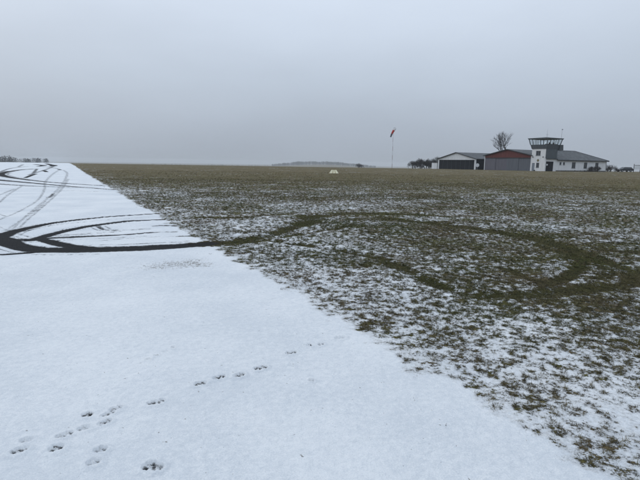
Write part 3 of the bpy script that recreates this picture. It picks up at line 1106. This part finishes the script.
def bare_tree(name, label, cat, loc, height, spread, seed, stems=1, levels=5, twig=M_TWIG, group=None, lean=.0, thick=1.0, up=.35):
    rd = random.Random(seed)
    T = thing(name, label, cat, loc, 0, group)
    trunks, crown = [], MB()

    def grow(p, d, L, r, lev):
        n = 3
        q = p
        for i in range(n):
            d2 = (d + Vector((rd.gauss(0, .08), rd.gauss(0, .08), rd.gauss(0, .05)))).normalized()
            q2 = q + d2 * L / n
            ra, rb = r * (1 - .35 * i / n), r * (1 - .35 * (i + 1) / n)
            (trunks[-1] if lev <= (1 if stems == 1 else 0) else crown).tube(q, q2, ra, rb, 5 if lev < 2 else 3, caps=False)
            q, d = q2, d2
            if lev < levels and i > 0:
                k = rd.choice((1, 2)) if lev < 3 else 2
                for _ in range(k):
                    side = Vector((rd.gauss(0, 1), rd.gauss(0, 1), rd.gauss(0, .4)))
                    side = (side - d * side.dot(d)).normalized()
                    nd_ = (d * rd.uniform(.55, .95) + side * rd.uniform(.5, .95) * spread + Vector((0, 0, up * .4))).normalized()
                    grow(q, nd_, L * rd.uniform(.55, .78), rb * rd.uniform(.5, .7), lev + 1)
        if lev < levels:
            for _ in range(2):
                side = Vector((rd.gauss(0, 1), rd.gauss(0, 1), rd.gauss(0, .4)))
                side = (side - d * side.dot(d)).normalized()
                nd_ = (d + side * .45 * spread + Vector((0, 0, up * .3))).normalized()
                grow(q, nd_, L * rd.uniform(.6, .8), r * .55, lev + 1)

    L0 = height * (.36 if stems == 1 else .16)
    for s in range(stems):
        a = 2 * math.pi * s / max(stems, 1) + rd.uniform(-.4, .4)
        off = 0 if stems == 1 else .35
        trunks.append(MB())
        dirv = Vector((math.cos(a) * off * 1.2 + lean, math.sin(a) * off * 1.2, 1)).normalized()
        grow(Vector((math.cos(a) * off * .6, math.sin(a) * off * .6, -.15)), dirv, L0 * rd.uniform(.85, 1.1), .018 * height * thick, 0)
    # scale to the wanted height
    top = max(v[2] for v in crown.v)
    k = height / top
    for m_ in trunks + [crown]:
        m_.v = [(x * k, y * k, z * k) for x, y, z in m_.v]
    for m_ in trunks:
        m_.build('trunk' if stems == 1 else 'stem', M_BARK, T)
    crown.build('crown', twig, T)
    return T


def on_ground(px, depth):
    p = at_depth(px, 166, depth)
    return (p.x, p.y, float(H(p.x, p.y)))


bare_tree('bare_tree', 'tall leafless tree rising behind the red gabled hangar', 'tree', on_ground(507, 170), 13.6, .8, 3, 1, 4, thick=1.2, lean=.06, up=.7)
SHR = 'leafless shrubs left of the white hangar'
for i, (px, dp, h, lab) in enumerate([
        (414, 168, 3.2, 'lowest leafless shrub at left end of thicket beside white hangar'),
        (420, 172, 4.3, 'second leafless shrub from left in thicket beside white hangar'),
        (426.5, 169, 4.2, 'dense leafless shrub in middle of thicket beside white hangar'),
        (432, 174, 4.0, 'leafless shrub of thicket standing directly behind white shed'),
        (437, 180, 5.2, 'taller greenish shrub showing above left roof edge of white hangar')]):
    bare_tree('shrub', lab, 'shrub', on_ground(px, dp), h * .9, 1.15, 40 + i, 4, 5, M_TWIGG if i == 4 else M_TWIG, SHR, thick=1.0, up=.1)
BSH = 'leafless bushes right of the tower wing'
for i, (px, dp, h, lab) in enumerate([
        (608.5, 143, 2.3, 'leafless bush touching right end of white tower wing'),
        (613, 146, 1.8, 'smaller leafless bush second from right end of tower wing'),
        (620, 158, 1.9, 'faint leafless bush behind bonnet of the dark parked car')]):
    bare_tree('bush', lab, 'bush', on_ground(px, dp), h, 1.1, 60 + i, 5, 4, M_TWIG, BSH, thick=.8, up=.1)
b_ = bpos(19.2, -1.3)
bare_tree('bush', 'dark round bush before wing wall between last two windows', 'bush', tuple(b_), 1.75, 1.0, 71, 7, 4, M_TWIG, None, thick=1.3, up=.1)
for i, xl in enumerate((10.6, 12.3, 14.0, 15.7, 17.2)):
    b_ = bpos(xl, -1.1)
    bare_tree('low_shrub', ['leftmost low shrub in bed under wing windows', 'second low shrub from left in bed under wing windows',
                            'middle low shrub in bed under wing windows', 'fourth low shrub from left in bed under wing windows',
                            'rightmost low shrub in bed under wing windows'][i], 'shrub', tuple(b_), .5, 1.6, 80 + i, 7, 3, M_TWIG, 'low shrubs under the wing windows', thick=1.8, up=0)

# ------------------------------------------------------------------ dark car, white board
M_CAR = plain('dark_blue_paint', (.020, .026, .036), .25, .08)
M_TYRE = plain('tyre_rubber', (.02, .02, .02), .85)
cp = on_ground(625, 146)
CAR = thing('parked_car', 'dark blue estate car parked right of the tower wing', 'car', cp, R(6))
prof = [(-2.25, .35), (-2.28, .62), (-2.15, .82), (-1.2, .95), (-.55, 1.40), (.2, 1.50), (1.4, 1.48), (1.95, 1.30), (2.22, .95), (2.28, .6), (2.22, .35)]
low = [(-2.25, .35), (-2.28, .62), (-2.15, .82), (-1.2, .95), (2.22, .95), (2.28, .6), (2.22, .35)]
body = MB().prism(low, 'y', -.86, .86).build('body', M_CAR, CAR)
cabp_b = [(-1.2, -.80), (2.15, -.80), (2.15, .80), (-1.2, .80)]
cabp_t = [(-.45, -.62), (1.65, -.62), (1.65, .62), (-.45, .62)]
MB().hexa(cabp_b, .953, cabp_t, 1.47).build('cabin', M_CAR, CAR)


def side_pt(f, z, sgn):
    k = (z - .953) / (1.47 - .953)
    xa, xb = -1.2 + .75 * k, 2.15 - .5 * k
    return (xa + (xb - xa) * f, sgn * (.80 - .18 * k + .006), z)


for sgn in (-1, 1):
    for f0, f1 in ((.10, .40), (.44, .68), (.72, .93)):
        MB().poly([side_pt(f0, 1.02, sgn), side_pt(f1, 1.02, sgn), side_pt(f1, 1.40, sgn), side_pt(f0, 1.40, sgn)], [(0, 1, 2, 3)]).build('side_window', M_PANE, CAR)
MB().poly([(-1.13, -.7, 1.0), (-1.13, .7, 1.0), (-.55, .56, 1.41), (-.55, -.56, 1.41)], [(0, 1, 2, 3)]).build('windscreen', M_PANE, CAR)
for xx in (-1.4, 1.4):
    for sgn in (-1, 1):
        w = MB().tube((xx, sgn * .70, .32), (xx, sgn * .88, .32), .32, n=20).build('wheel', M_TYRE, CAR)
        MB().tube((xx, sgn * .884, .32), (xx, sgn * .895, .32), .19, n=16).build('rim', M_METAL, w)
for sgn in (-1, 1):
    MB().box(-2.30, -2.2, sgn * .72 - .13, sgn * .72 + .13, .60, .74).build('headlight', M_METAL, CAR)
    MB().box(2.21, 2.275, sgn * .74 - .08, sgn * .74 + .08, .65, .90).build('tail_light', plain('tail_red', (.25, .02, .02), .3), CAR)

np_ = on_ground(637.3, 136)
NB = thing('notice_board', 'white board between two dark posts at right edge of view', 'sign', np_, R(4))
for xx in (-.95, .95):
    MB().tube((xx, 0, -.1), (xx, 0, 2.35), .07, n=8).build('post', M_DARKW, NB)
MB().box(-.88, .88, -.03, .03, .75, 1.95).build('board', M_SIGN, NB)
MB().box(-.88, .88, -.04, .04, 1.953, 2.05).build('frame_rail', M_DARKW, NB)

# ------------------------------------------------------------------ windsock
wd = 165.0
wb = on_ground(392, wd)
top = at_depth(394.6, 128.6, wd)
WS = thing('windsock', 'red and white windsock drooping from tall banded pole', 'windsock', wb)
hh = top.z - wb[2]
M_WR = plain('windsock_red', (.46, .06, .05), .8)
M_WW = plain('windsock_white', (.72, .72, .72), .8)
M_PR = plain('pole_red', (.18, .07, .07), .6)
M_PW = plain('pole_white', (.50, .52, .54), .6)
nb = 9
for k in range(nb):
    MB().tube((0, 0, hh * k / nb), (0, 0, hh * (k + 1) / nb), .06 - .003 * k, .06 - .003 * (k + 1), 8).build('pole_band', M_PR if k % 2 == 0 else M_PW, WS)
ringm = MB()
rc = Vector((.42, 0, hh - .10))
for i in range(16):
    a0, a1 = 2 * math.pi * i / 16, 2 * math.pi * (i + 1) / 16
    ringm.tube(rc + Vector((math.cos(a0) * .42, 0, math.sin(a0) * .42)), rc + Vector((math.cos(a1) * .42, 0, math.sin(a1) * .42)), .03, n=5)
ringm.tube((0, 0, hh), rc + Vector((-.42, 0, 0)), .03, n=5)
ringm.build('hoop', M_DARKW, WS)
ax = [rc, rc + Vector((-.30, -.1, -.50)), rc + Vector((-.62, -.15, -1.05)), rc + Vector((-.90, -.18, -1.62)), rc + Vector((-1.12, -.2, -2.2)), rc + Vector((-1.28, -.2, -2.75))]
rad_ = [.42, .40, .36, .31, .27, .24]
sock_m = [M_WW, M_WR, M_WR, plain('windsock_dark', (.12, .10, .115), .85), plain('windsock_dark_tip', (.10, .12, .15), .85)]  # lower segments coloured darker and greyer than the red and white ones
for k in range(5):
    MB().tube(ax[k], ax[k + 1], rad_[k], rad_[k + 1], 12, caps=False).build('sock_segment', sock_m[k], WS)

# thin post between windsock and shrubs
pp = on_ground(408.5, 165)
tag(MB().tube((0, 0, -.2), (0, 0, 1.9), .06, .05, 6).box(-.18, .18, -.02, .02, 1.6, 1.9).build('marker_post', M_METAL), 'thin grey post between windsock and leafless shrubs', 'post').location = pp

# ------------------------------------------------------------------ roof shaped white and yellow runway marker
mk = on_ground(334, 70)
MK = thing('ground_marker', 'cream roof shaped ground marker with dark stripes standing in the field', 'marker', mk, R(3))
M_CREAM = plain('marker_cream', (.78, .74, .55), .6, .06)
M_STRIPE = plain('marker_stripe', (.40, .33, .16), .7, .1)


def roofpt(f, s, o=0.0):
    """point on the sloping faces: f along 0..1, s up the slope 0..1; negative y side faces the viewer"""
    half = .66 - .30 * s
    return (-half + 2 * half * f, -.36 + .32 * s - o, .03 + .50 * s + o * .4)


segs = [(0, .31, M_CREAM), (.31, .38, M_STRIPE), (.38, .62, M_CREAM), (.62, .69, M_STRIPE), (.69, 1.0, M_CREAM)]
for sg in (1, -1):
    for f0, f1, m_ in segs:
        q = [roofpt(f0, 0), roofpt(f1, 0), roofpt(f1, 1), roofpt(f0, 1)]
        qi = [(x, y + .03, z - .01) for x, y, z in q]
        pts = [(x, y * sg, z) for x, y, z in q + qi]
        MB().poly(pts, [(0, 1, 2, 3), (7, 6, 5, 4), (0, 4, 5, 1), (1, 5, 6, 2), (2, 6, 7, 3), (3, 7, 4, 0)]).build('panel', m_, MK)
MB().box(-.36, .36, -.06, .06, .525, .55).build('ridge', M_STRIPE, MK)
for f in (0.0, 1.0):
    x0_, x1_ = (-.64, -.36) if f == 0 else (.64, .36)
    MB().poly([(x0_, -.33, .03), (x0_, .33, .03), (x1_, .03, .52), (x1_, -.03, .52)], [(0, 1, 2, 3)]).build('end_panel', M_CREAM, MK)

# ------------------------------------------------------------------ far woods (masses)


def wood(name, label, spots, mat, seed):
    rd = random.Random(seed)
    mb = MB()
    for (x, y, z, h) in spots:
        mb.tube((x, y, z), (x, y, z + h * .6), h * .022, h * .012, 4, caps=False)
        n = 110
        for _ in range(n):
            a = rd.uniform(0, 6.283)
            t = rd.random()
            rr = h * .30 * math.sqrt(rd.random()) * math.sin(math.pi * (0.18 + .78 * t)) ** .7
            c = Vector((x + math.cos(a) * rr, y + math.sin(a) * rr, z + h * (.22 + .78 * t)))
            s = h * rd.uniform(.035, .08)
            d1 = Vector((rd.gauss(0, 1), rd.gauss(0, 1), rd.gauss(0, 1))).normalized() * s
            d2 = Vector((rd.gauss(0, 1), rd.gauss(0, 1), rd.gauss(0, 1))).normalized() * s
            mb.poly([c - d1, c + d2, c + d1 * .7 + d2 * .5], [(0, 1, 2)])
    me = bpy.data.meshes.new(name)
    me.from_pydata(mb.v, [], mb.f)
    me.materials.append(mat)
    o = bpy.data.objects.new(name, me)
    COL.objects.link(o)
    tag(o, label, 'woodland', None, 'stuff')
    return o


M_WOOD = plain('far_bare_wood', (.034, .037, .036), .95, .3, .05)
rd = random.Random(2)
spots = []
for k in range(300):
    px = rd.uniform(-160, 47)
    dp = rd.uniform(560, 680)
    p = at_depth(px, 160, dp)
    big = 10.8 + 2.6 * math.sin(px * .13 + 1.4) * .6 + rd.uniform(-1.2, 1.2) - 1.5 * max(0, (px - 34) / 12)
    spots.append((p.x, dp, float(H(p.x, dp)) - .3, big))
wood('far_treeline', 'dark line of trees beyond the left side of the runway', spots, M_WOOD, 5)
spots = []
for k in range(950):
    px = rd.uniform(272, 376)
    dp = rd.uniform(2150, 2420)
    p = at_depth(px, 160, dp)
    f = (px - 272) / 104
    env = max(min(1, f / .2) * min(1, (1 - f) / .5), .1)
    clump = .5 + .5 * math.sin(px * .31) * math.sin(px * .117 + 2)
    spots.append((p.x, dp, float(H(p.x, dp)) - .5, 8.5 + (3.5 + 4.0 * clump) * env + rd.uniform(-2.0, 2.5)))
wood('far_wood', 'hazy wood on the horizon behind the ground marker', spots, M_WOOD, 6)
spots = []
for k in range(70):
    px = rd.uniform(150, 268)
    dp = rd.uniform(1500, 1700)
    p = at_depth(px, 160, dp)
    spots.append((p.x, dp, float(H(p.x, dp)) - .5, rd.uniform(8, 10.5)))
wood('faint_hedge', 'faint low hedge line on the horizon left of the hazy wood', spots, M_WOOD, 7)
bare_tree('lone_bush', 'dark lone bush on the horizon right of the ground marker', 'bush', on_ground(360, 380), 5.6, 1.0, 90, 4, 4, M_TWIG, None, thick=.8, up=.1)

# ------------------------------------------------------------------ winter haze
hm_ = bpy.data.materials.new('haze_air')
hm_.use_nodes = True
t = hm_.node_tree
t.nodes.clear()
out = nd(t, 'ShaderNodeOutputMaterial')
pv = nd(t, 'ShaderNodeVolumePrincipled', inp={'Density': 0.00028, 'Anisotropy': 0.0})
pv.inputs['Color'].default_value = (.88, .92, .97, 1)
lk(t, pv.outputs[0], out.inputs['Volume'])
hz = MB().box(-5600, 5600, -5600, 5600, -26.5, 17.0).build('haze', hm_)
tag(hz, 'thin grey winter haze over the whole airfield', 'haze', None, 'stuff')
